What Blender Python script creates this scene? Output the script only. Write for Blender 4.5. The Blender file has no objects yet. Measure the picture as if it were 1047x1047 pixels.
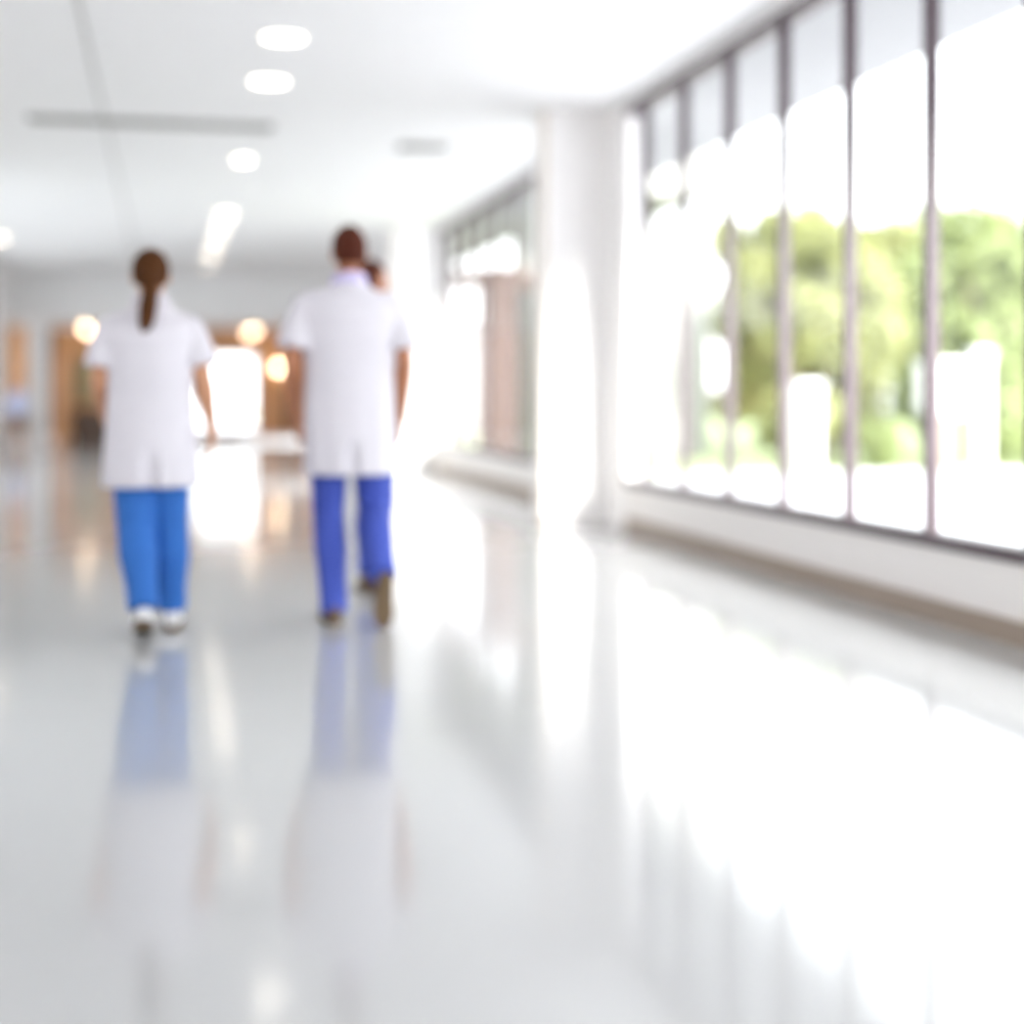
import bpy, math, random
from mathutils import Vector, Matrix
sc = bpy.context.scene
col = sc.collection
random.seed(7)

# ------------------------------------------------------------------ camera
F_PX = 1550.0
YAW = math.radians(12.85)
cam_d = bpy.data.cameras.new('camera')
cam = bpy.data.objects.new('camera', cam_d); col.objects.link(cam)
cam.location = (0, 0, 1.05)
cam.rotation_euler = (math.radians(90), 0, -YAW)
cam_d.sensor_fit = 'HORIZONTAL'; cam_d.sensor_width = 36
cam_d.lens = 36 * F_PX / 1047
cam_d.shift_y = -121.5 / 1047
cam_d.clip_start = 0.05; cam_d.clip_end = 500
cam_d.dof.use_dof = True
cam_d.dof.focus_distance = 3.5
cam_d.dof.aperture_fstop = 0.77
cam_d.dof.aperture_blades = 0
sc.camera = cam

# ------------------------------------------------------------------ sky
W = bpy.data.worlds.new('sky'); sc.world = W; W.use_nodes = True
nt = W.node_tree; nt.nodes.clear()
bg = nt.nodes.new('ShaderNodeBackground'); out = nt.nodes.new('ShaderNodeOutputWorld')
tc = nt.nodes.new('ShaderNodeTexCoord'); sep = nt.nodes.new('ShaderNodeSeparateXYZ')
ramp = nt.nodes.new('ShaderNodeValToRGB')
nt.links.new(tc.outputs['Generated'], sep.inputs[0]); nt.links.new(sep.outputs['Z'], ramp.inputs['Fac'])
ramp.color_ramp.elements[0].position = 0.0; ramp.color_ramp.elements[0].color = (0.97, 0.985, 1, 1)
ramp.color_ramp.elements[1].position = 0.6; ramp.color_ramp.elements[1].color = (0.90, 0.95, 1, 1)
nt.links.new(ramp.outputs['Color'], bg.inputs['Color']); bg.inputs['Strength'].default_value = 3.4
nt.links.new(bg.outputs[0], out.inputs[0])

# ------------------------------------------------------------------ hazy sun from behind the photographer's right
sd = bpy.data.lights.new('sun', 'SUN'); sun = bpy.data.objects.new('sun', sd); col.objects.link(sun)
sd.energy = 10.0; sd.angle = math.radians(12); sd.color = (1, 0.975, 0.94)
sun.rotation_euler = Vector((-0.32, 0.9, -0.32)).to_track_quat('-Z', 'Y').to_euler()

# ------------------------------------------------------------------ exposure
vs = sc.view_settings
vs.view_transform = 'Standard'; vs.look = 'None'; vs.gamma = 1.0; vs.use_curve_mapping = False
vs.exposure = 0.5
sc.cycles.max_bounces = 14; sc.cycles.diffuse_bounces = 8; sc.cycles.glossy_bounces = 6
sc.cycles.transparent_max_bounces = 24
sc.cycles.caustics_reflective = False; sc.cycles.caustics_refractive = False
sc.cycles.sample_clamp_indirect = 8
sc.cycles.use_denoising = True

# ------------------------------------------------------------------ materials
def mat(name, c, rough=0.6, c2=None, scale=6.0, stretch=None, bump=0.0, metal=0.0, spec=0.5, coat=0.0, emit=None, es=0.0, detail=4):
    m = bpy.data.materials.new(name); m.use_nodes = True
    t = m.node_tree; b = t.nodes['Principled BSDF']
    b.inputs['Base Color'].default_value = (*c, 1); b.inputs['Roughness'].default_value = rough
    b.inputs['Metallic'].default_value = metal; b.inputs['Specular IOR Level'].default_value = spec
    b.inputs['Coat Weight'].default_value = coat; b.inputs['Coat Roughness'].default_value = 0.08
    if emit:
        b.inputs['Emission Color'].default_value = (*emit, 1); b.inputs['Emission Strength'].default_value = es
    tcn = t.nodes.new('ShaderNodeTexCoord'); mp = t.nodes.new('ShaderNodeMapping'); nz = t.nodes.new('ShaderNodeTexNoise')
    t.links.new(tcn.outputs['Object'], mp.inputs[0]); t.links.new(mp.outputs[0], nz.inputs['Vector'])
    nz.inputs['Scale'].default_value = scale; nz.inputs['Detail'].default_value = detail
    if stretch: mp.inputs['Scale'].default_value = stretch
    mx = t.nodes.new('ShaderNodeMix'); mx.data_type = 'RGBA'
    c2 = c2 or tuple(v * 0.95 for v in c)
    mx.inputs[6].default_value = (*c, 1); mx.inputs[7].default_value = (*c2, 1)
    t.links.new(nz.outputs['Fac'], mx.inputs[0]); t.links.new(mx.outputs[2], b.inputs['Base Color'])
    if bump:
        bp = t.nodes.new('ShaderNodeBump'); bp.inputs['Strength'].default_value = bump; bp.inputs['Distance'].default_value = 0.01
        t.links.new(nz.outputs['Fac'], bp.inputs['Height']); t.links.new(bp.outputs[0], b.inputs['Normal'])
    return m

def glass_mat():
    m = bpy.data.materials.new('window_glass'); m.use_nodes = True
    t = m.node_tree; t.nodes.clear()
    o = t.nodes.new('ShaderNodeOutputMaterial'); mx = t.nodes.new('ShaderNodeMixShader')
    tr = t.nodes.new('ShaderNodeBsdfTransparent'); gl = t.nodes.new('ShaderNodeBsdfGlossy'); fr = t.nodes.new('ShaderNodeFresnel')
    tr.inputs[0].default_value = (0.97, 0.98, 0.98, 1); gl.inputs['Roughness'].default_value = 0.02
    fr.inputs['IOR'].default_value = 1.2
    ge = t.nodes.new('ShaderNodeNewGeometry'); inv = t.nodes.new('ShaderNodeMath'); inv.operation = 'SUBTRACT'; inv.inputs[0].default_value = 1
    mu = t.nodes.new('ShaderNodeMath'); mu.operation = 'MULTIPLY'
    t.links.new(ge.outputs['Backfacing'], inv.inputs[1]); t.links.new(inv.outputs[0], mu.inputs[0]); t.links.new(fr.outputs[0], mu.inputs[1])
    t.links.new(mu.outputs[0], mx.inputs[0]); t.links.new(tr.outputs[0], mx.inputs[1]); t.links.new(gl.outputs[0], mx.inputs[2])
    t.links.new(mx.outputs[0], o.inputs[0])
    return m

M = dict(
    floor=mat('floor_polished', (0.485, 0.485, 0.485), 0.10, (0.455, 0.455, 0.455), 1.2, spec=0.75),
    ceiling=mat('ceiling_paint', (0.83, 0.825, 0.82), 0.9),
    wall=mat('wall_paint', (0.93, 0.91, 0.90), 0.6),
    lowwall=mat('low_wall_cream', (0.86, 0.83, 0.80), 0.5, (0.84, 0.80, 0.77)),
    base=mat('baseboard_taupe', (0.36, 0.285, 0.225), 0.5),
    guard=mat('guard_tan', (0.74, 0.66, 0.57), 0.5),
    frame=mat('frame_dark_brown', (0.06, 0.035, 0.045), 0.4),
    seam=mat('seam_grey', (0.52, 0.51, 0.49), 0.7),
    vent=mat('vent_grey', (0.33, 0.325, 0.30), 0.6),
    lampw=mat('lamp_white', (1, 1, 1), 0.4, emit=(1, 0.93, 0.82), es=5),
    lampf=mat('lamp_cream', (1, 1, 1), 0.4, emit=(1, 0.88, 0.72), es=10),
    lampy=mat('lamp_warm', (1, 0.9, 0.75), 0.4, emit=(1, 0.74, 0.50), es=7),
    globe=mat('lamp_globe', (1, 0.95, 0.85), 0.4, emit=(1, 0.82, 0.55), es=10),
    trimw=mat('lamp_trim_white', (0.85, 0.85, 0.85), 0.4),
    wood=mat('wood_brown', (0.64, 0.36, 0.16), 0.45, (0.52, 0.27, 0.12), 3, (6, 6, 0.5)),
    woodo=mat('wood_orange', (0.74, 0.41, 0.21), 0.45, (0.62, 0.33, 0.16), 3, (6, 6, 0.5)),
    woodd=mat('wood_dark', (0.12, 0.075, 0.05), 0.5, (0.08, 0.05, 0.035), 3, (6, 6, 0.5)),
    board=mat('board_olive_tan', (0.46, 0.40, 0.22), 0.8, (0.40, 0.36, 0.22)),
    white=mat('white_lacquer', (0.87, 0.87, 0.89), 0.3),
    grey=mat('grey_metal', (0.40, 0.40, 0.42), 0.4, metal=0.6),
    coat=mat('coat_white', (0.67, 0.64, 0.685), 0.85, (0.63, 0.605, 0.65), 30, bump=0.15),
    scrub=mat('scrub_blue', (0.03, 0.155, 0.52), 0.85, (0.025, 0.13, 0.45), 20, bump=0.2),
    scrub2=mat('scrub_royal', (0.05, 0.085, 0.42), 0.85, (0.04, 0.07, 0.36), 20, bump=0.2),
    lav=mat('collar_lavender', (0.62, 0.56, 0.82), 0.85),
    skinw=mat('skin_tan', (0.55, 0.27, 0.15), 0.55),
    skinm=mat('skin_brown', (0.42, 0.17, 0.085), 0.55),
    hairw=mat('hair_brown', (0.085, 0.03, 0.008), 0.8, (0.06, 0.022, 0.006), 40, (1, 1, 0.1), bump=0.4, spec=0.15),
    hairm=mat('hair_dark_red_brown', (0.085, 0.02, 0.01), 0.8, (0.06, 0.015, 0.008), 60, bump=0.4, spec=0.15),
    shoew=mat('shoe_white', (0.85, 0.84, 0.84), 0.5),
    shoeb=mat('shoe_brown', (0.10, 0.055, 0.03), 0.5),
    sole=mat('sole_brown', (0.13, 0.085, 0.045), 0.7),
    shirt=mat('shirt_pale_blue', (0.48, 0.56, 0.78), 0.85),
    eye=mat('eye_white', (0.85, 0.85, 0.85), 0.2),
    iris=mat('iris_brown', (0.05, 0.03, 0.02), 0.2),
    lip=mat('lip_red', (0.42, 0.13, 0.10), 0.5),
    leaf=mat('leaf_green', (0.21, 0.265, 0.09), 0.6, (0.29, 0.33, 0.14), 2),
    leaf2=mat('leaf_yellow_green', (0.275, 0.30, 0.10), 0.6, (0.34, 0.345, 0.16), 2),
    bark=mat('bark_grey', (0.30, 0.25, 0.20), 0.9, (0.2, 0.16, 0.12), 12, bump=0.5),
    lawn=mat('lawn_green', (0.36, 0.42, 0.20), 0.9, (0.40, 0.46, 0.24), 3),
    paving=mat('paving_white', (0.80, 0.79, 0.82), 0.8),
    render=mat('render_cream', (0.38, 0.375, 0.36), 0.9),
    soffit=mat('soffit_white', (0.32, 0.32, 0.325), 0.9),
    brown=mat('brown_cladding', (0.10, 0.062, 0.048), 0.7),
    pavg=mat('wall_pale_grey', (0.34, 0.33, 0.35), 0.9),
    glass=glass_mat(),
)

M['floor'].node_tree.nodes['Principled BSDF'].inputs['IOR'].default_value = 1.55

# ------------------------------------------------------------------ mesh helpers
class MB:
    def __init__(s): s.v = []; s.f = []
    def box(s, x0, x1, y0, y1, z0, z1):
        n = len(s.v)
        s.v += [(x, y, z) for z in (z0, z1) for y in (y0, y1) for x in (x0, x1)]
        s.f += [tuple(n + i for i in q) for q in ((0, 2, 3, 1), (4, 5, 7, 6), (0, 1, 5, 4), (1, 3, 7, 5), (3, 2, 6, 7), (2, 0, 4, 6))]
        return s
    def rings(s, R, cap=True):
        n0 = len(s.v); k = len(R[0])
        for r in R: s.v += [tuple(p) for p in r]
        for i in range(len(R) - 1):
            for j in range(k):
                a = n0 + i * k + j; b = n0 + i * k + (j + 1) % k
                s.f.append((a, b, b + k, a + k))
        if cap:
            s.f.append(tuple(n0 + j for j in range(k))[::-1])
            s.f.append(tuple(n0 + (len(R) - 1) * k + j for j in range(k)))
        return s
    def loft(s, rows, k=24, fn=None):          # rows: (x, y, z, rx, ry), horizontal rings
        R = []
        for (x, y, z, rx, ry) in rows:
            r = []
            for j in range(k):
                a = 2 * math.pi * j / k
                m = fn(a, z) if fn else 1
                r.append((x + rx * m * math.cos(a), y + ry * m * math.sin(a), z))
            R.append(r)
        return s.rings(R)
    def tube(s, pts, rad, k=14, flat=1.0):
        pts = [Vector(p) for p in pts]
        R = []; up = None
        for i, p in enumerate(pts):
            t = (pts[min(i + 1, len(pts) - 1)] - pts[max(i - 1, 0)]).normalized()
            if up is None:
                up = Vector((0, 1, 0)) if abs(t.y) < 0.8 else Vector((0, 0, 1))
            u = (up - t * up.dot(t)).normalized(); w = t.cross(u); up = u
            R.append([p + (w * math.cos(2 * math.pi * j / k) + u * math.sin(2 * math.pi * j / k) * flat) * rad[i] for j in range(k)])
        return s.rings(R)
    def ell(s, c, r, k=20, h=14, fn=None, rot=None):
        c = Vector(c); R = []
        for i in range(h + 1):
            ph = math.pi * (0.02 + 0.96 * i / h) - math.pi / 2
            ring = []
            for j in range(k):
                a = 2 * math.pi * j / k
                d = Vector((math.cos(a) * math.cos(ph), math.sin(a) * math.cos(ph), math.sin(ph)))
                m = fn(d) if fn else 1
                q = Vector((d.x * r[0], d.y * r[1], d.z * r[2])) * m
                if rot: q = rot @ q
                ring.append(c + q)
            R.append(ring)
        return s.rings(R)
    def cyl(s, x, y, z0, z1, r, k=32):
        return s.rings([[(x + r * math.cos(2 * math.pi * j / k), y + r * math.sin(2 * math.pi * j / k), z) for j in range(k)] for z in (z0, z1)])
    def build(s, name, m, parent=None, smooth=False, remesh=0, bevel=0, smit=3):
        me = bpy.data.meshes.new(name); me.from_pydata(s.v, [], s.f); me.update()
        me.materials.append(m)
        if smooth or remesh:
            me.polygons.foreach_set('use_smooth', [True] * len(me.polygons))
        o = bpy.data.objects.new(name, me); col.objects.link(o)
        if parent: o.parent = parent
        if remesh:
            r = o.modifiers.new('remesh', 'REMESH'); r.mode = 'VOXEL'; r.voxel_size = remesh; r.use_smooth_shade = True
            q = o.modifiers.new('smooth', 'SMOOTH'); q.factor = 0.5; q.iterations = smit
        if bevel:
            b = o.modifiers.new('bevel', 'BEVEL'); b.width = bevel; b.segments = 2
        return o

def tag(o, label, cat, group=None):
    o['label'] = label; o['category'] = cat
    if group: o['group'] = group
    return o
def struct(o, label=None):
    o['kind'] = 'structure'
    if label: o['label'] = label
    return o
def empty(name, loc=(0, 0, 0), rz=0):
    o = bpy.data.objects.new(name, None); col.objects.link(o); o.location = loc; o.rotation_euler = (0, 0, rz)
    o.empty_display_size = 0.1
    return o
def copy_tree(o, parent=None):
    c = o.copy(); col.objects.link(c)
    if parent: c.parent = parent
    for ch in list(o.children): copy_tree(ch, c)
    return c

# ------------------------------------------------------------------ the hall
XR, XR2, XL, ZC, HEAD, SILL = 3.46, 3.60, -2.85, 3.30, 3.22, 0.38
YB = 29.0
f = MB().box(-8, 3.62, -6, 33.2, -0.2, 0).build('floor', M['floor']); struct(f, 'glossy pale grey polished floor')
c = MB().box(-3.05, 3.62, -6, YB + 0.3, ZC, ZC + 0.25).build('ceiling', M['ceiling']); struct(c, 'smooth off-white ceiling')
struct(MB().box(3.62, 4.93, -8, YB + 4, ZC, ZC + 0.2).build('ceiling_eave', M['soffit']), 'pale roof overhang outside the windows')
struct(MB().box(XL - 0.2, XL, -6, 16, 0, ZC).box(XL - 0.2, XL, 16, 27.2, 0, 0.7).box(XL - 0.2, XL, 16, 27.2, 3.0, ZC).box(XL - 0.2, XL, 27.2, YB + 0.3, 0, ZC).build('wall_left', M['wall']), 'white left wall')
w5 = struct(empty('window_5', (XL - 0.1, 0, 0)), 'unseen glazing added on the left side to brighten the far hall')  # out of view, added to let daylight into the far hall
for k in range(8): MB().box(-0.05, 0.05, 16 + k * 1.6 - 0.03, 16 + k * 1.6 + 0.03, 0.7, 3.0).build('mullion', M['frame'], w5)
for k in range(7): MB().box(-0.003, 0.003, 16.03 + k * 1.6, 16 + (k + 1) * 1.6 - 0.03, 0.7, 3.0).build('pane', M['glass'], w5)

def win_wall(n, x, y0, y1, mulls, lab, endpost=True):
    low = MB().box(x, x + 0.14, y0, y1, 0, SILL - 0.04)
    struct(low.build('wall_right' + ('' if n == 1 else '_far'), M['lowwall']), 'low cream wall under the %s windows' % lab)
    struct(MB().box(x, x + 0.14, y0, y1, HEAD + 0.03, ZC).build('wall_right_upper' + ('' if n == 1 else '_far'), M['wall']), 'white wall strip over the %s windows' % lab)
    struct(MB().box(x - 0.015, x, y0, y1, 0, 0.10).build('baseboard_right' + ('' if n == 1 else '_far'), M['base']), 'taupe baseboard under the %s windows' % lab)
    w = struct(empty('window_%d' % n, (x + 0.06, y0, SILL)), 'dark brown framed glazing in tall narrow panes, %s' % lab)
    def part(name, mb, m):
        o = mb.build(name, m); o.parent = w; o.matrix_parent_inverse = w.matrix_basis.inverted(); return o
    w.matrix_basis = Matrix.Translation((x + 0.06, y0, SILL))
    part('sill_rail', MB().box(x - 0.02, x + 0.10, y0, y1, SILL - 0.04, SILL + 0.02), M['frame'])
    part('head_rail', MB().box(x - 0.01, x + 0.10, y0, y1, HEAD - 0.03, HEAD + 0.03), M['frame'])
    ys = [y0 + 0.03] + mulls + [y1 - 0.03]
    for y in (ys if endpost else ys[:-1]): part('mullion', MB().box(x + 0.0, x + 0.06, y - 0.026, y + 0.026, SILL + 0.02, HEAD - 0.03), M['frame'])
    for a, b in zip(ys[:-1], ys[1:]):
        part('pane', MB().box(x + 0.04, x + 0.046, a + 0.028, b - 0.028, SILL + 0.02, HEAD - 0.03), M['glass'])
    return w
m1 = []
y = 5.65 - 0.87 * 13
while y < 11.0:
    if y > -5.9: m1.append(round(y, 3))
    y += 0.867
win_wall(1, XR, -6, 11.18, m1, 'nearer', False)
struct(MB().box(XR, XR + 0.14, 11.18, 11.7, 0, ZC).build('wall_jamb', M['wall']), 'white wall return between the nearer windows and the broad pier')
win_wall(2, XR2, 12.02, 20.4, [12.02 + 0.93 * k for k in range(1, 9)], 'farther')
struct(MB().box(XR2, XR2 + 0.14, 21.1, YB, 0, ZC).build('wall_sunblock_bay', M['wall']), 'unseen wall closing the bay beyond the second pier to dim the far ceiling')  # out of view, made solid to cut light on the far ceiling

def pier(xl, y0, y1, lab):
    c = MB().box(xl, 3.75, y0, y1, 0, ZC).build('wall_pier', M['wall']); struct(c, lab)
    MB().box(xl - 0.015, xl + 0.02, y0 - 0.012, y0 + 0.03, 0, ZC).build('corner_guard', M['guard'], c)
    MB().box(xl - 0.02, xl + 0.02, y0 - 0.016, y0 + 0.05, 0, 0.09).build('guard_foot', M['base'], c)
    return c
pier(2.93, 11.7, 12.02, 'broad white pier between the two runs of windows')
pier(3.04, 20.4, 21.1, 'white pier farther down the hall')

# back of the hall behind the photographer: glazing added for daylight on the coats
w4 = struct(empty('window_4', (0, -6, 0)), 'unseen glazing added at the near end of the hall to light the walkers')
def p4(name, mb, m):
    o = mb.build(name, m, w4); o.matrix_parent_inverse = Matrix.Translation((0, 6, 0)); return o
struct(MB().box(XL - 0.2, XR2, -6.1, -5.95, 1.95, ZC).build('wall_sunblock_back', M['wall']), 'unseen wall added over the near-end glazing to block the low sun')  # out of view, added to keep low sun off the near floor
for k in range(7): p4('mullion', MB().box(XL + k * 1.045 - 0.02, XL + k * 1.045 + 0.02, -6.05, -5.97, 0, 1.95), M['frame'])
for k in range(6): p4('pane', MB().box(XL + k * 1.045 + 0.02, XL + (k + 1) * 1.045 - 0.02, -6.01, -6.004, 0, 1.95), M['glass'])

# end of the hall: bulkhead, pillars, lobby
ZL, YW = 2.40, 33.0
struct(MB().box(-8, 3.9, YB, YB + 0.3, ZL, ZC).build('wall_bulkhead', M['ceiling']), 'white bulkhead across the end of the hall')
struct(MB().box(-2.48, -2.12, YB, YB + 0.3, 0, ZL).build('wall_pillar', M['wall']), 'slim white pillar under the bulkhead on the left')
struct(MB().box(-3.25, -2.85, YB, YB + 0.3, 0, ZL).build('wall_left_end', M['wall']), 'end of the left wall')
struct(MB().box(3.0, 3.9, YB, YB + 0.3, 0, ZL).build('wall_right_end', M['wall']), 'end of the right wall')
struct(MB().box(-8, 4.0, YB + 0.3, YW + 0.2, ZL, ZL + 0.2).build('ceiling_lobby', M['ceiling']), 'lower lobby ceiling')
struct(MB().box(3.8, 4.0, YB + 0.3, YW, 0, ZL).build('wall_lobby_right', M['woodo']))
struct(MB().box(-8, -2.45, YW, YW + 0.2, 0, ZL).build('wall_lobby_end', M['wood']), 'brown panelled lobby wall')
struct(MB().box(-2.45, -2.28, YW - 0.04, YW + 0.2, 0, ZL).build('trim_1', M['woodd']), 'dark wood post')
struct(MB().box(-2.28, 0.52, YW, YW + 0.2, 0, ZL).build('wall_lobby_middle', M['wood']), 'brown wood wall left of the bright door')
struct(MB().box(0.52, 1.90, YW, YW + 0.2, 1.95, ZL).build('wall_lobby_over_door', M['wood']), 'brown wood wall over the bright door')
struct(MB().box(1.90, 3.8, YW, YW + 0.2, 0, ZL).build('wall_lobby_passage', M['woodo']), 'orange-brown wood wall right of the bright door')
struct(MB().box(2.52, 2.65, YW - 0.05, YW, 0.14, ZL).build('trim_2', M['woodd']), 'dark vertical batten on the wood wall')
for nm, a, b in (('left', -8, 0.52), ('right', 1.90, 3.8)):
    struct(MB().box(a, b, YW - 0.05, YW, 0, 0.14).build('baseboard_lobby_' + nm, M['white']), 'white plinth along the lobby wood wall')
w6 = struct(empty('window_6', (-7.9, YB + 0.3, 0)), 'unseen glazing added at the left end of the lobby to brighten it')  # out of view, added to let more light into the lobby
for k in range(5): MB().box(-0.04, 0.04, k * 0.915 - 0.03, k * 0.915 + 0.03, 0, ZL).build('mullion', M['frame'], w6)
for k in range(4): MB().box(-0.003, 0.003, k * 0.915 + 0.03, (k + 1) * 0.915 - 0.03, 0, ZL).build('pane', M['glass'], w6)
d = struct(empty('door_1', (0.52, YW + 0.08, 0)), 'wide white door with a big burnt-out pane at the end of the hall')
MB().box(0, 0.10, 0, 0.06, 0, 1.95).box(1.32, 1.38, 0, 0.06, 0, 1.95).box(0.10, 1.32, 0, 0.06, 1.84, 1.95).build('door_frame', M['white'], d)
MB().box(0.10, 1.32, 0.01, 0.05, 0.0, 0.30).build('door_panel', M['white'], d)
MB().box(0.10, 1.32, 0.025, 0.033, 0.30, 1.84).build('pane', M['glass'], d)
MB().box(1.335, 1.355, -0.06, -0.03, 0.85, 1.15).box(1.335, 1.355, -0.04, 0.0, 0.88, 0.90).box(1.335, 1.355, -0.04, 0.0, 1.10, 1.12).build('door_handle', M['grey'], d)

# ------------------------------------------------------------------ outside
struct(MB().box(3.62, 70, -40, 19.4, -0.25, -0.05).build('ground_paving', M['paving']), 'bright white paving outside the windows')
struct(MB().box(3.62, 70, 19.4, 90, -0.25, -0.05).build('ground_lawn', M['lawn']), 'green lawn beyond the paving')
struct(MB().box(-20, 3.62, 33.2, 90, -0.25, -0.05).build('ground_forecourt', M['paving']), 'bright forecourt beyond the end doors')
struct(MB().box(-40, -8, -40, 90, -0.25, -0.05).box(-8, -3.05, -40, 29, -0.25, -0.2).build('ground_left', M['paving']), 'paving on the left side of the building')
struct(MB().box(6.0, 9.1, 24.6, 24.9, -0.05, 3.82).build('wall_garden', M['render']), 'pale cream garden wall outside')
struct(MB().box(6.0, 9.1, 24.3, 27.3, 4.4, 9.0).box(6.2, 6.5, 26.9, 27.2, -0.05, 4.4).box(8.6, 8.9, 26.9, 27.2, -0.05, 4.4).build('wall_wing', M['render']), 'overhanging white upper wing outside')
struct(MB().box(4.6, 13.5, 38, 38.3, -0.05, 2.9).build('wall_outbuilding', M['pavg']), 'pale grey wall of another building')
# brown portico outside the farther windows
por = tag(empty('portico', (5.3, 24.2, -0.05)), 'brown clad portico posts and beam outside the farther windows', 'portico')
MB().box(-0.22, 0.22, -0.2, 0.2, 0, 3.15).build('post', M['brown'], por)
MB().box(-0.92, -0.74, -0.1, 0.1, 0, 3.15).build('post', M['brown'], por)
MB().box(0.9, 1.06, -0.1, 0.1, 0, 3.15).build('post', M['brown'], por)
MB().box(-1.0, 1.6, -0.12, 0.12, 2.82, 3.1).build('beam', M['brown'], por)

def gate_post(x, y, w, h, lab, group=None):
    r = tag(empty('gate_post', (x, y, -0.05)), lab, 'post')
    MB().box(-w / 2, w / 2, -w / 2, w / 2, 0, h - 0.08).build('shaft', M['white'], r, bevel=0.02)
    MB().box(-w / 2 - 0.04, w / 2 + 0.04, -w / 2 - 0.04, w / 2 + 0.04, h - 0.08, h).build('cap', M['white'], r, bevel=0.015)
gate_post(11.55, 20.0, 0.22, 1.72, 'tall white garden post among the trees behind the rightmost panes')
gate_post(8.84, 20.0, 0.30, 1.25, 'white garden post behind the middle panes, under the trees')
bxr = tag(empty('utility_cabinet', (10.85, 19.8, -0.05)), 'broad white utility cabinet raised on a plinth left of the tall post', 'cabinet')
MB().box(-0.2, 0.2, -0.15, 0.15, 0.0, 0.80).build('plinth', M['bark'], bxr)
MB().box(-0.31, 0.31, -0.2, 0.2, 0.80, 1.50).build('body', M['white'], bxr, bevel=0.02)
MB().box(-0.33, 0.33, -0.24, 0.24, 1.50, 1.55).build('lid', M['white'], bxr, bevel=0.01)
MB().box(-0.30, -0.01, -0.215, -0.2, 0.83, 1.47).build('door', M['white'], bxr)
MB().box(0.01, 0.30, -0.215, -0.2, 0.83, 1.47).build('door', M['white'], bxr)

def tree_mesh(seed, h, r, n, lm):
    rd = random.Random(seed)
    t = empty('garden_tree')
    tr = MB(); tr.tube([(0, 0, 0), (0.03, 0.02, h * 0.3), (-0.02, 0, h * 0.55), (0.02, 0.03, h * 0.8)], [0.11, 0.08, 0.06, 0.03], 10)
    for k in range(7):
        a = rd.uniform(0, 6.28); z = h * rd.uniform(0.25, 0.6)
        e = (math.cos(a) * r * 0.7, math.sin(a) * r * 0.7, z + h * 0.2)
        tr.tube([(0, 0, z), (e[0] * 0.5, e[1] * 0.5, z + h * 0.08), e], [0.045, 0.03, 0.012], 7)
    tr.build('trunk', M['bark'], t, smooth=True)
    lf = MB()
    cl = []
    for k in range(26):
        a = rd.uniform(0, 6.28); q = r * math.sqrt(rd.random()) * 0.72; z = h * rd.uniform(0.14, 0.92)
        cl.append((math.cos(a) * q, math.sin(a) * q, z, rd.uniform(0.25, 0.46) * r * 0.9))
    for k in range(n):
        cx, cy, cz, cr = cl[k % len(cl)]
        v = Vector((rd.gauss(0, 1), rd.gauss(0, 1), rd.gauss(0, 1))).normalized() * cr * rd.uniform(0.5, 1.05)
        p = Vector((cx, cy, cz)) + v * (1, 1)[0]
        u = Vector((rd.gauss(0, 1), rd.gauss(0, 1), rd.gauss(0, 1))).normalized()
        w = u.cross(Vector((rd.gauss(0, 1), rd.gauss(0, 1), rd.gauss(0, 1)))).normalized()
        L = rd.uniform(0.07, 0.125); n0 = len(lf.v)
        nn = u.cross(w) * L * 0.15
        lf.v += [tuple(p - u * L), tuple(p + w * L * 0.5 + nn), tuple(p + u * L), tuple(p - w * L * 0.5 + nn)]
        lf.f += [(n0, n0 + 1, n0 + 2), (n0, n0 + 2, n0 + 3)]
    lf.build('foliage', lm, t)
    return t
protoA = tree_mesh(1, 4.05, 1.35, 11000, M['leaf'])
protoB = tree_mesh(2, 4.0, 1.35, 11000, M['leaf2'])
protoC = tree_mesh(3, 1.3, 0.8, 2600, M['leaf'])
treespots = [
    (protoA, 12.95, 22.6, 1.0, 'mid green garden tree behind the rightmost full pane'),
    (protoB, 12.4, 26.8, 1.12, 'yellow-green garden tree set back behind the second pane from the right'),
    (protoB, 9.95, 21.8, 0.92, 'yellow-green garden tree behind the middle panes, nearest the cream garden wall'),
    (protoA, 16.2, 26.8, 1.15, 'green garden tree set back at the right edge of the windows'),
    (protoA, 17.4, 31.2, 1.3, 'tall green garden tree farthest back on the lawn'),
    (protoB, 13.2, 31.2, 1.3, 'far yellow-green garden tree seen through the gap behind the middle panes'),
]
used = set()
for i, (p, x, y, s, lab) in enumerate(treespots):
    o = p if id(p) not in used else copy_tree(p); used.add(id(p))
    o.location = (x, y, -0.05); o.rotation_euler = (0, 0, i * 1.3); o.scale = (s, s, s)
    tag(o, lab, 'tree', 'garden trees outside the windows')
protoC.name = 'garden_shrub'
shr = [(12.25, 20.7, 0.8, 'low round shrub right of the tall white post'), (9.85, 19.9, 0.5, 'small shrub just left of the raised white cabinet')]
for i, (x, y, s, lab) in enumerate(shr):
    o = protoC if i == 0 else copy_tree(protoC)
    o.location = (x, y, -0.05); o.rotation_euler = (0, 0, i * 2.1); o.scale = (s, s, s)
    tag(o, lab, 'shrub', 'garden shrubs outside the windows')

# ------------------------------------------------------------------ ceiling fittings
struct(MB().box(-0.505, -0.478, -6, YB, ZC - 0.006, ZC).build('trim_3', M['seam']), 'thin grey seam along the ceiling')

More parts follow.
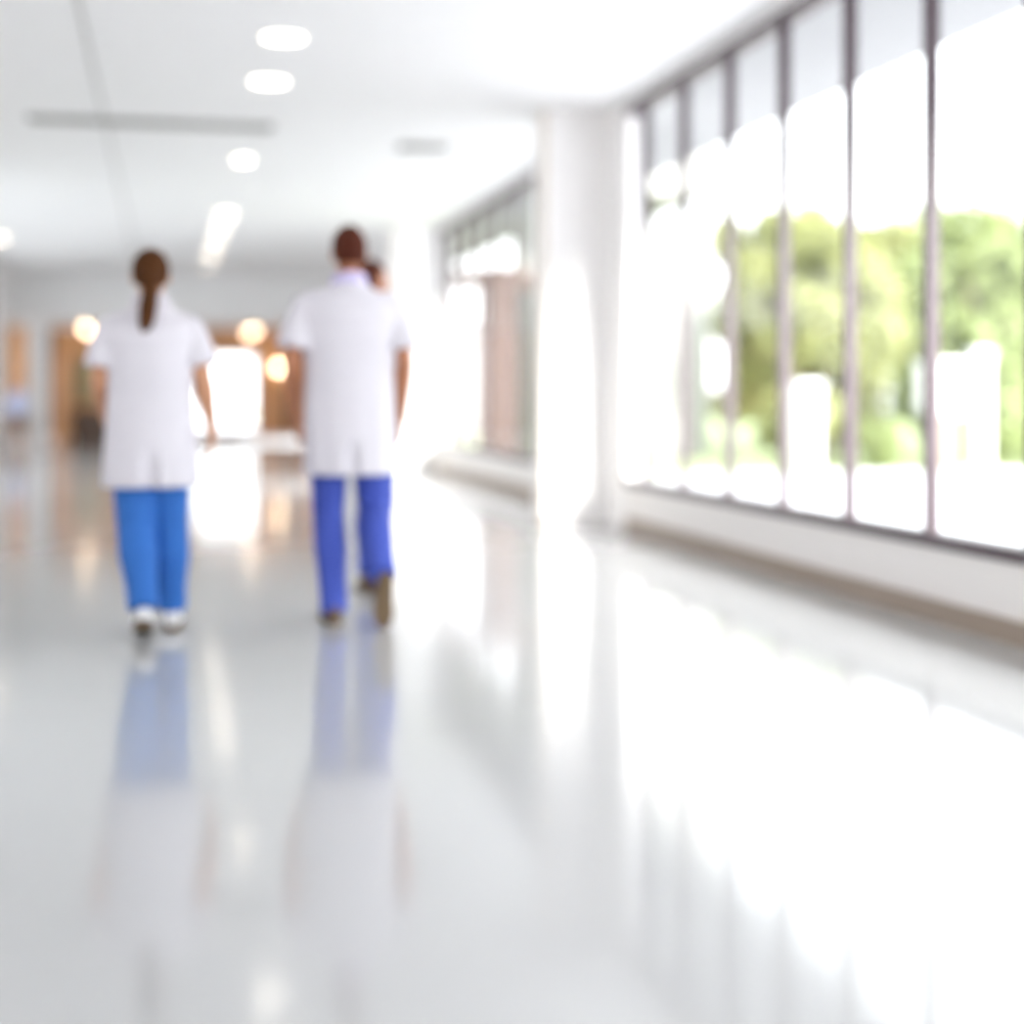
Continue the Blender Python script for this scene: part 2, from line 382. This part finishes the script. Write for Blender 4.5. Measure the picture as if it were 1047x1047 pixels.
def downlight(r, m):
    t = empty('ceiling_light')
    k = 32; R = []
    for (rr, z) in ((r, 0), (r + 0.02, 0), (r + 0.02, -0.012), (r, -0.018)):
        R.append([(rr * math.cos(6.28318 * j / k), rr * math.sin(6.28318 * j / k), z) for j in range(k)])
    R.append(R[0]); MB().rings(R, cap=False).build('trim_ring', M['trimw'], t)
    MB().cyl(0, 0, -0.012, -0.001, r, 32).build('diffuser', m, t)
    return t
big = downlight(0.13, M['lampw']); sm = downlight(0.085, M['lampf']); far = downlight(0.11, M['lampf']); wm = empty('lobby_lamp')
MB().cyl(0, 0, -0.015, 0, 0.06, 24).build('ceiling_plate', M['trimw'], wm)
MB().ell((0, 0, -0.085), (0.062, 0.062, 0.062)).build('globe', M['lampy'], wm, smooth=True)
spots = [(big, 0.72, 9.62, ZC, 'nearest round ceiling light, first of the row down the hall'),
         (big, 0.72, 11.0, ZC, 'round ceiling light second from the camera, just before the long vent'),
         (sm, 0.72, 14.75, ZC, 'single round ceiling light just past the long slot vent'),
         (far, 0.72, 19.3, ZC, 'topmost of the far cluster of ceiling lights between the two people'),
         (far, 0.72, 20.9, ZC, 'second light of the far cluster between the two people'),
         (far, 0.72, 22.9, ZC, 'middle light of the far cluster between the two people'),
         (far, 0.72, 25.0, ZC, 'lowest light of the far cluster between the two people'),
         (sm, 0.72, 27.4, ZC, 'last small ceiling light of the row, before the bulkhead'),
         (far, -2.36, 23.0, ZC, 'round ceiling light cut by the left edge of the photo'),
         (wm, -1.54, 30.6, 2.40, 'warm globe lamp on the lobby ceiling left of the woman'),
         (wm, -1.55, 32.4, 2.40, 'added globe standing in for the ghost image of the left lobby lamp'),  # extra globe draws the ghost image beside the left lobby lamp
         (wm, 1.77, 31.5, 2.40, 'warm globe lamp on the lobby ceiling above the bright end door'),
         (wm, 1.70, 32.5, 2.40, 'added globe standing in for the ghost image of the lamp above the end door')]  # extra globe draws the ghost image beside the end-door lamp
used = set()
for (p, x, y, z, lab) in spots:
    o = p if id(p) not in used else copy_tree(p); used.add(id(p))
    o.location = (x, y, z); tag(o, lab, 'ceiling light', 'warm globe lamps under the lobby ceiling' if p is wm else 'round ceiling lights')

def vent(x0, x1, y0, y1, lab, ns):
    t = tag(empty('ceiling_vent', ((x0 + x1) / 2, (y0 + y1) / 2, ZC)), lab, 'vent')
    hx, hy = (x1 - x0) / 2, (y1 - y0) / 2
    MB().box(-hx, hx, -hy, hy, -0.004, -0.0005).build('backing', M['vent'], t)
    MB().box(-hx, hx, -hy, -hy + 0.015, -0.02, -0.004).box(-hx, hx, hy - 0.015, hy, -0.02, -0.004).box(-hx, -hx + 0.02, -hy, hy, -0.02, -0.004).box(hx - 0.02, hx, -hy, hy, -0.02, -0.004).build('frame', M['vent'], t)
    sl = MB()
    for k in range(ns):
        yy = -hy + 0.03 + (2 * hy - 0.06) * k / max(1, ns - 1)
        sl.box(-hx + 0.02, hx - 0.02, yy - 0.004, yy + 0.004, -0.018, -0.004)
    sl.build('slats', M['vent'], t)
vent(-1.10, 0.88, 12.80, 13.05, 'long grey slot vent across the ceiling in front of the people', 4)
vent(2.06, 2.51, 13.5, 13.8, 'short grey ceiling vent near the broad white pier', 4)

# ------------------------------------------------------------------ lobby furniture
bench = tag(empty('bench', (1.85, 22.4, 0)), 'long low white bench in the hall between the two walkers', 'bench')
MB().box(-0.75, 0.75, -0.22, 0.22, 0.28, 0.38).build('seat', M['white'], bench, bevel=0.01)
for sx in (-0.66, 0.66):
    for sy in (-0.16, 0.16): MB().box(sx - 0.03, sx + 0.03, sy - 0.03, sy + 0.03, 0, 0.28).build('leg', M['white'], bench)

pb = tag(empty('notice_board', (-1.60, 32.99, 0.86)), 'olive-tan notice board on the lobby wood wall left of the woman', 'notice board')
MB().box(-0.30, 0.30, -0.03, 0, 0, 0.94).build('panel', M['board'], pb)
MB().box(-0.33, -0.30, -0.045, 0, -0.03, 0.97).box(0.30, 0.33, -0.045, 0, -0.03, 0.97).box(-0.30, 0.30, -0.045, 0, -0.03, 0).box(-0.30, 0.30, -0.045, 0, 0.94, 0.97).build('frame', M['woodo'], pb)
wp = tag(empty('wooden_cupboard', (-2.06, 32.94, 0)), 'tall orange-brown wooden cupboard left of the notice board', 'cupboard')
MB().box(-0.2, 0.11, -0.22, 0, 0, 1.85).build('body', M['woodo'], wp, bevel=0.005)
MB().box(-0.19, 0.10, -0.24, -0.22, 0.03, 1.82).build('door', M['woodo'], wp)
MB().box(0.06, 0.08, -0.27, -0.24, 0.9, 1.05).build('handle', M['grey'], wp)
cb = tag(empty('low_cabinet', (-1.38, 32.94, 0)), 'dark brown low cabinet under the notice board', 'cabinet')
MB().box(-0.5, 0.5, -0.4, 0, 0.06, 0.72).build('body', M['woodd'], cb)
MB().box(-0.48, 0.48, -0.36, 0, 0, 0.06).build('plinth', M['woodd'], cb)
MB().box(-0.53, 0.53, -0.43, 0, 0.72, 0.76).build('top', M['wood'], cb)
for s in (-1, 1):
    d = MB().box(min(0.01 * s, 0.48 * s), max(0.01 * s, 0.48 * s), -0.42, -0.4, 0.08, 0.70).build('door', M['woodd'], cb)
    MB().box(0.05 * s - 0.01, 0.05 * s + 0.01, -0.44, -0.42, 0.4, 0.5).build('handle', M['grey'], d)
wl = tag(empty('wall_lamp', (2.37, 32.99, 1.60)), 'round glowing lamp on the wood wall right of the bright end door', 'lamp')
MB().box(-0.06, 0.06, -0.03, 0, -0.06, 0.06).build('bracket', M['grey'], wl, bevel=0.01)
MB().ell((0, -0.11, 0), (0.085, 0.085, 0.085)).build('globe', M['globe'], wl, smooth=True)

# ------------------------------------------------------------------ people
def hand(mb, w, d, n, s, L=0.185, curl=0.42, r=0.0088):
    """palm and five curled fingers: w wrist, d direction to the fingers, n palm normal, s towards the thumb"""
    w = Vector(w); d = Vector(d).normalized(); n = Vector(n); n = (n - d * n.dot(d)).normalized(); s0 = d.cross(n)
    s = s0 if s0.dot(Vector(s)) > 0 else -s0
    pl = L * 0.52
    R = []
    for (t, wd, th) in ((-0.1, 0.027, 0.02), (0.1, 0.030, 0.018), (0.5, 0.038, 0.015), (0.9, 0.041, 0.013), (1.02, 0.038, 0.011)):
        c = w + d * pl * t
        R.append([c + s * wd * math.cos(6.28318 * j / 16) + n * th * math.sin(6.28318 * j / 16) for j in range(16)])
    mb.rings(R)
    for k, (o, ln) in enumerate(((0.033, 0.92), (0.011, 1.0), (-0.011, 0.94), (-0.032, 0.76))):
        p = w + d * pl * 0.9 + s * o; pts = [p]; a = 0.15; seg = L * 0.48 * ln
        for q in (0.45, 0.32, 0.23):
            a += curl * 0.55
            p = p + (d * math.cos(a) + n * math.sin(a) + s * o * 4.5) * seg * q; pts.append(p)
        mb.tube(pts, [r, r * 0.98, r * 0.9, r * 0.75], 10)
    p = w + d * pl * 0.25 + s * 0.022; pts = [p]
    for q, (x, yv, z) in ((0.035, (0.75, 0.62, 0.25)), (0.032, (0.86, 0.4, 0.35)), (0.025, (0.93, 0.1, 0.4))):
        p = p + (d * x + s * yv + n * z).normalized() * q; pts.append(p)
    mb.tube(pts, [r * 1.35, r * 1.2, r * 1.1, r * 0.8], 10)

def shoe(parent, heel, toe, up, m, msole, w=0.045):
    """shoe from heel point to toe point; up = instep direction"""
    heel = Vector(heel); toe = Vector(toe); d = (toe - heel); L = d.length; d.normalize()
    up = Vector(up); up = (up - d * up.dot(d)).normalized(); s = d.cross(up)
    def sect(rows, k=16):
        R = []
        for (t, wd, lo, hi) in rows:
            c = heel + d * L * t
            r = []
            for j in range(k):
                a = 2 * math.pi * j / k
                zz = lo + (hi - lo) * (0.5 + 0.5 * math.sin(a))
                r.append(c + s * wd * math.cos(a) * (1.0 if math.sin(a) < 0.3 else 0.86) + up * zz)
            R.append(r)
        return R
    u = MB().rings(sect([(0.0, w * 0.45, 0.02, 0.075), (0.06, w * 0.72, 0.018, 0.10), (0.25, w * 0.8, 0.018, 0.105), (0.42, w * 0.85, 0.018, 0.085), (0.65, w * 1.0, 0.018, 0.062), (0.85, w * 0.92, 0.018, 0.048), (0.97, w * 0.55, 0.02, 0.038), (1.0, w * 0.3, 0.022, 0.032)]))
    o = u.build('shoe', m, parent, smooth=True)
    R = []
    outline = [(-0.01, 0.35), (0.04, 0.7), (0.25, 0.8), (0.45, 0.8), (0.68, 1.0), (0.86, 0.9), (0.97, 0.55), (1.01, 0.25)]
    for z in (0.0, 0.022):
        r = [heel + d * L * t + s * w * q + up * z for t, q in outline] + [heel + d * L * t - s * w * q + up * z for t, q in outline[::-1]]
        R.append(r)
    MB().rings(R).build('sole', msole, o)
    return o

def person(name, loc, rz, P, lab):
    root = tag(empty(name, loc, rz), lab, 'person')
    sx = P['w']; H = P['h']; k = H / 1.75
    b = MB()
    hz = H - 0.118 * k                       # head centre
    tx, ty, tz = P.get('lean', (0, 0, 0))
    sz = P['shoulder'] if 'shoulder' in P else 1.445 * k
    hipz = P['hipz']
    # torso
    b.loft([(0, 0, hipz - 0.06, 0.13 * sx, 0.09), (0, 0, hipz + 0.02, 0.15 * sx, 0.105), (0, 0, hipz + 0.16, 0.125 * sx, 0.09),
            (0, 0.0, sz - 0.24, 0.14 * sx, 0.1), (0, 0, sz - 0.10, 0.155 * sx, 0.105), (0, 0, sz - 0.02, 0.13 * sx, 0.08), (0, 0, sz + 0.035, 0.07, 0.06)], 24)
    b.tube([(0, -0.005, sz), (0, 0.005, sz + 0.06), (0, 0.02, hz)], [0.062, 0.054, 0.05], 16)
    # head: skull, jaw, nose, brow, ears, mouth
    b.ell((0, -0.005, hz + 0.015 * k), (0.073, 0.092, 0.098 * k), 24, 18)
    b.ell((0, 0.03, hz - 0.05 * k), (0.054, 0.058, 0.062 * k), 20, 14)
    b.ell((0, 0.078, hz - 0.095 * k), (0.022, 0.016, 0.016), 12, 8)
    b.tube([(0, 0.083, hz + 0.012), (0, 0.098, hz - 0.012), (0, 0.106, hz - 0.034)], [0.008, 0.011, 0.016], 10)
    b.ell((0, 0.079, hz + 0.024), (0.045, 0.012, 0.01), 14, 8)
    for s in (-1, 1): b.ell((s * 0.074, -0.008, hz - 0.012), (0.009, 0.018, 0.031), 12, 10)
    # arms
    for s, A in ((-1, P['armL']), (1, P['armR'])):
        sh, el, wr = [Vector(q) for q in A[:3]]
        b.tube([sh * 0.6 + Vector((0, 0, sz)) * 0.4 + Vector((0, 0, -0.055)), sh + Vector((-s * 0.012, 0, -0.045)), sh.lerp(el, 0.35), sh.lerp(el, 0.8), el, el.lerp(wr, 0.25), el.lerp(wr, 0.7), wr, wr + (wr - el).normalized() * 0.02],
               [0.04, 0.048, 0.048, 0.042, 0.039, 0.041, 0.032, 0.026, 0.026], 16)
        hand(b, wr, A[3], A[4], A[5], L=0.18 * k)
    # legs
    for s, G in ((-1, P['legL']), (1, P['legR'])):
        hp, kn, an = [Vector(q) for q in G[:3]]
        b.tube([hp + (hp - kn).normalized() * 0.03, hp.lerp(kn, 0.25), hp.lerp(kn, 0.8), kn, kn.lerp(an, 0.3), kn.lerp(an, 0.8), an], [0.08, 0.078, 0.056, 0.052, 0.052, 0.036, 0.036], 16)
    b.build('body', P['skin'], root, remesh=0.0045, smit=2)
    for s in (-1, 1):
        e = MB().ell((s * 0.028, 0.0755, hz + 0.004), (0.012, 0.0095, 0.0065), 14, 10).build('eye', M['eye'], root, smooth=True)
        MB().ell((s * 0.028, 0.0825, hz + 0.004), (0.005, 0.0035, 0.005), 12, 8).build('iris', M['iris'], e, smooth=True)
    MB().ell((0, 0.089, hz - 0.064), (0.023, 0.008, 0.0075), 14, 8).build('lips', M['lip'], root, smooth=True)
    # hair
    def hf(d):
        face = d.y > 0.15 and d.z < 0.42 + 0.1 * d.x
        side = d.z < -0.25 and d.y > -0.25
        low = d.z < -0.72
        if face or side: return 0.84
        if low: return 0.88
        return 1.0
    g = P['hairw']
    hm = MB().ell((0, -0.008, hz + 0.015 * k), (0.075 + g, 0.094 + g, 0.100 * k + g), 36, 26, fn=hf)
    if P.get('pony'):
        zt = hz + 0.01
        hm.tube([(0, -0.075, zt + 0.02), (0, -0.125, zt - 0.02), (0.0, -0.135, zt - 0.09), (-0.010, -0.128, zt - 0.16), (-0.018, -0.122, zt - 0.225), (-0.026, -0.12, zt - 0.285)],
                [0.030, 0.030, 0.036, 0.039, 0.033, 0.012], 16)
        hm.ell((0, -0.06, hz + 0.02), (0.072, 0.055, 0.085), 20, 14)
    hair = hm.build('hair', P['hair'], root, remesh=0.006)
    if P.get('pony'):
        MB().tube([(0, -0.118, zt + 0.004), (0, -0.124, zt - 0.022)], [0.037, 0.037], 16).build('hair_tie', P['hair'], hair)
    # coat or top
    hem = P['hem']; hw, hd = P['hemw']; by = P.get('bumy', -0.02)
    def cf(a, z):
        m = 1.0
        t = max(0.0, min(1.0, (sz - 0.35 - z) / 0.4))
        m += 0.018 * t * math.sin(7 * a + 1.0) + 0.012 * t * math.sin(12 * a)
        if P.get('vent') and z < P['vent']:
            q = abs(((a + math.pi / 2 + math.pi) % (2 * math.pi)) - math.pi)   # back centre
            if q < 0.11: m -= 0.22 * min(1, (P['vent'] - z) / 0.06)
        return m
    cw = P['chestw']
    rows = [(0, by, hem, hw * 0.985, hd * 0.985), (0, by, hem + 0.012, hw, hd)]
    zt0 = hem + 0.012; zb = hipz + 0.05
    for i in range(1, 6):
        t = i / 6; rows.append((0, by, zt0 + (sz - 0.36 - zt0) * t, hw + (P['waistw'] - hw) * t, hd + (0.125 - hd) * t))
    rows += [(0, by, sz - 0.34, P['waistw'], 0.125), (0, by, sz - 0.2, cw * 0.93, 0.135), (0, by, sz - 0.1, cw, 0.13), (0, by + 0.005, sz - 0.035, cw * 0.93, 0.105),
             (0, 0, sz - 0.008, cw * 0.78, 0.095), (0, -0.005, sz + 0.018, cw * 0.56, 0.082), (0, 0, sz + 0.045, 0.085, 0.075), (0, 0, sz + 0.062, 0.068, 0.064)]
    ct = MB().loft(rows, 64, fn=cf)
    for s, A in ((-1, P['armL']), (1, P['armR'])):
        sh, el, wr = [Vector(q) for q in A[:3]]; e = P['sleeve']
        if e <= 1:
            end = sh.lerp(el, e); pts = [sh + Vector((-s * 0.09, 0, -0.005)), sh + Vector((-s * 0.045, 0, -0.008)), sh + Vector((-s * 0.005, 0, -0.03)), sh.lerp(el, e * 0.5), sh.lerp(el, e * 0.96), end]
            rad = [0.045, 0.058, 0.069, 0.073, P['cuff'], P['cuff'] * 0.97]
        else:
            pts = [sh + Vector((-s * 0.07, 0, -0.01)), sh + Vector((0, 0, -0.02)), sh.lerp(el, 0.5), el, el.lerp(wr, 0.5), el.lerp(wr, 0.95)]; rad = [0.05, 0.066, 0.064, 0.058, 0.052, 0.045]
        ct.tube(pts, rad, 20)
    co = ct.build(P['topname'], P['topm'], root, remesh=0.007, smit=4)
    # collar
    R = []
    for (r1, z) in ((0.066, sz + 0.04), (0.070, sz + 0.085), (0.078, sz + 0.082), (0.088, sz + 0.045), (0.078, sz + 0.035)):
        R.append([(r1 * math.cos(6.28318 * j / 24), r1 * 0.95 * math.sin(6.28318 * j / 24) + 0.002, z - 0.02 * math.sin(6.28318 * j / 24)) for j in range(24)])
    MB().rings(R + [R[0]], cap=False).build('collar', P['collarm'], co, smooth=True)
    # trousers
    tr = MB().loft([(0, by, hipz - 0.12, 0.14, 0.10), (0, by, hipz - 0.02, 0.172, 0.12), (0, by, hipz + 0.10, 0.155, 0.11)], 28) if not P.get('seated') else \
        MB().loft([(0, 0.0, hipz - 0.09, 0.16, 0.14), (0, 0, hipz, 0.172, 0.14), (0, 0, hipz + 0.12, 0.155, 0.11)], 28)
    for s, G in ((-1, P['legL']), (1, P['legR'])):
        hp, kn, an = [Vector(q) for q in G[:3]]; a, c, e = P['trw']
        low = an + (an - kn).normalized() * P.get('drop', 0.0)
        bend = Vector((0, -0.012, 0))
        tr.tube([hp + (hp - kn).normalized() * 0.02, hp.lerp(kn, 0.3), hp.lerp(kn, 0.7), kn, kn.lerp(low, 0.35) + bend, kn.lerp(low, 0.7), low.lerp(kn, 0.03), low],
                [a, a * 0.98, (a + c) / 2, c, (c * 1.03), e * 1.02, e, e * 0.96], 22)
    tr.build('trousers', P['trm'], root, remesh=0.008, smit=3)
    for G in (P['legL'], P['legR']):
        shoe(root, G[3], G[4], G[5], P['shoem'], P['solem'])
    return root

D = (0, 0, -1)
woman = dict(w=0.9, h=1.68, hipz=0.88, shoulder=1.385, skin=M['skinw'], hair=M['hairw'], hairw=0.008, pony=True,
    armL=[(-0.165, 0, 1.36), (-0.215, -0.03, 1.10), (-0.19, 0.17, 0.93), (0.25, 0.5, -0.8), (1, 0, 0), (0, 1, 0)],
    armR=[(0.165, 0, 1.36), (0.225, -0.04, 1.11), (0.262, 0.03, 0.90), (0.05, 0.15, -1), (-1, 0.2, 0), (0, 1, 0)],
    legL=[(-0.078, -0.01, 0.86), (-0.062, -0.02, 0.47), (-0.03, -0.14, 0.13), (-0.03, -0.19, 0.065), (-0.03, 0.03, 0.0), (0, 0.25, 1)],
    legR=[(0.078, 0.0, 0.86), (0.08, 0.06, 0.47), (0.09, 0.10, 0.09), (0.09, 0.04, 0.0), (0.10, 0.29, 0.0), (0, 0, 1)],
    hem=0.645, hemw=(0.212, 0.165), waistw=0.185, chestw=0.205, vent=0.80, sleeve=0.78, cuff=0.082,
    topname='coat', topm=M['coat'], collarm=M['coat'], trm=M['scrub'], trw=(0.095, 0.082, 0.066), drop=0.0, shoem=M['shoew'], solem=M['sole'])
person('person', (-0.066, 6.80, 0), 0.0, woman, 'person with a brown ponytail walking away in white coat and bright blue trousers')

man = dict(w=1.05, h=1.82, hipz=0.95, shoulder=1.50, skin=M['skinm'], hair=M['hairm'], hairw=0.006,
    armL=[(-0.20, 0, 1.475), (-0.265, -0.05, 1.19), (-0.235, 0.13, 0.95), (0.1, 0.5, -0.85), (1, 0, 0), (0, 1, 0)],
    armR=[(0.20, 0, 1.475), (0.252, -0.05, 1.19), (0.245, 0.05, 0.93), (0, 0.2, -1), (-1, 0.1, 0), (0, 1, 0)],
    legL=[(-0.09, 0, 0.93), (-0.088, 0.05, 0.50), (-0.07, 0.0, 0.09), (-0.07, -0.07, 0.0), (-0.08, 0.20, 0.0), (0, 0, 1)],
    legR=[(0.09, 0.0, 0.93), (0.118, 0.06, 0.52), (0.118, -0.25, 0.27), (0.128, -0.315, 0.25), (0.128, -0.21, 0.0), (0, 0.8, 0.55)],
    hem=0.68, hemw=(0.212, 0.165), waistw=0.205, chestw=0.238, vent=0.84, sleeve=0.80, cuff=0.088,
    topname='coat', topm=M['coat'], collarm=M['lav'], trm=M['scrub2'], trw=(0.092, 0.074, 0.064), drop=0.045, shoem=M['shoeb'], solem=M['sole'])
person('person', (0.817, 6.94, 0), 0.0, man, 'person with short dark hair walking away in white coat and royal blue trousers')

third = dict(w=0.9, h=1.75, hipz=0.90, shoulder=1.43, skin=M['skinm'], hair=M['hairm'], hairw=0.008,
    armL=[(-0.16, 0, 1.41), (-0.19, 0.0, 1.13), (-0.15, 0.0, 0.89), (0, -0.05, -1), (1, 0, 0), (0, 1, 0)],
    armR=[(0.16, 0, 1.41), (0.19, 0.0, 1.13), (0.15, 0.0, 0.89), (0, -0.05, -1), (-1, 0, 0), (0, 1, 0)],
    legL=[(-0.075, 0, 0.88), (-0.06, 0.02, 0.48), (-0.05, 0.0, 0.09), (0.01, -0.03, 0.0), (-0.21, 0.09, 0.0), (0, 0, 1)],
    legR=[(0.075, 0.0, 0.88), (0.06, 0.04, 0.48), (0.05, 0.0, 0.09), (0.11, -0.03, 0.0), (-0.11, 0.09, 0.0), (0, 0, 1)],
    hem=0.70, hemw=(0.19, 0.15), waistw=0.175, chestw=0.19, sleeve=0.8, cuff=0.078,
    topname='coat', topm=M['coat'], collarm=M['coat'], trm=M['scrub2'], trw=(0.075, 0.06, 0.05), shoem=M['shoeb'], solem=M['sole'])
person('person', (1.055, 7.95, 0), math.radians(-62), third, 'person hidden behind the short-haired walker, head showing over the right shoulder')

# seated visitor in the lobby, on a chair
seat = dict(w=0.95, h=1.32, seated=True, hipz=0.54, shoulder=1.02, skin=M['skinm'], hair=M['hairm'], hairw=0.008,
    armL=[(-0.165, 0, 0.99), (-0.2, 0.05, 0.73), (-0.13, 0.28, 0.66), (0.2, 1, -0.1), (0, 0, -1), (1, 0, 0)],
    armR=[(0.165, 0, 0.99), (0.2, 0.05, 0.73), (0.13, 0.28, 0.66), (-0.2, 1, -0.1), (0, 0, -1), (-1, 0, 0)],
    legL=[(-0.09, 0.03, 0.54), (-0.1, 0.44, 0.53), (-0.1, 0.42, 0.09), (-0.1, 0.35, 0.0), (-0.1, 0.61, 0.0), (0, 0, 1)],
    legR=[(0.09, 0.03, 0.54), (0.1, 0.44, 0.53), (0.1, 0.42, 0.09), (0.1, 0.35, 0.0), (0.1, 0.61, 0.0), (0, 0, 1)],
    hem=0.50, hemw=(0.175, 0.135), bumy=0.0, waistw=0.17, chestw=0.19, sleeve=2, cuff=0.05,
    topname='shirt', topm=M['shirt'], collarm=M['shirt'], trm=M['woodd'], trw=(0.085, 0.07, 0.06), shoem=M['shoeb'], solem=M['shoeb'])
person('person', (-2.82, 31.3, 0), math.radians(180 + 10), seat, 'person in pale blue shirt sitting on a chair beside the slim lobby pillar')
ch = tag(empty('chair', (-2.82, 31.3, 0), math.radians(190)), 'dark chair the person in pale blue sits on in the lobby', 'chair')
MB().box(-0.23, 0.23, -0.2, 0.24, 0.39, 0.43).build('seat', M['woodd'], ch, bevel=0.01)
MB().box(-0.21, 0.21, -0.24, -0.21, 0.5, 0.88).build('backrest', M['woodd'], ch, bevel=0.01)
for x in (-0.2, 0.2):
    MB().box(x - 0.018, x + 0.018, -0.235, -0.2, 0, 0.86).build('leg', M['grey'], ch)
    MB().box(x - 0.018, x + 0.018, 0.18, 0.22, 0, 0.39).build('leg', M['grey'], ch)
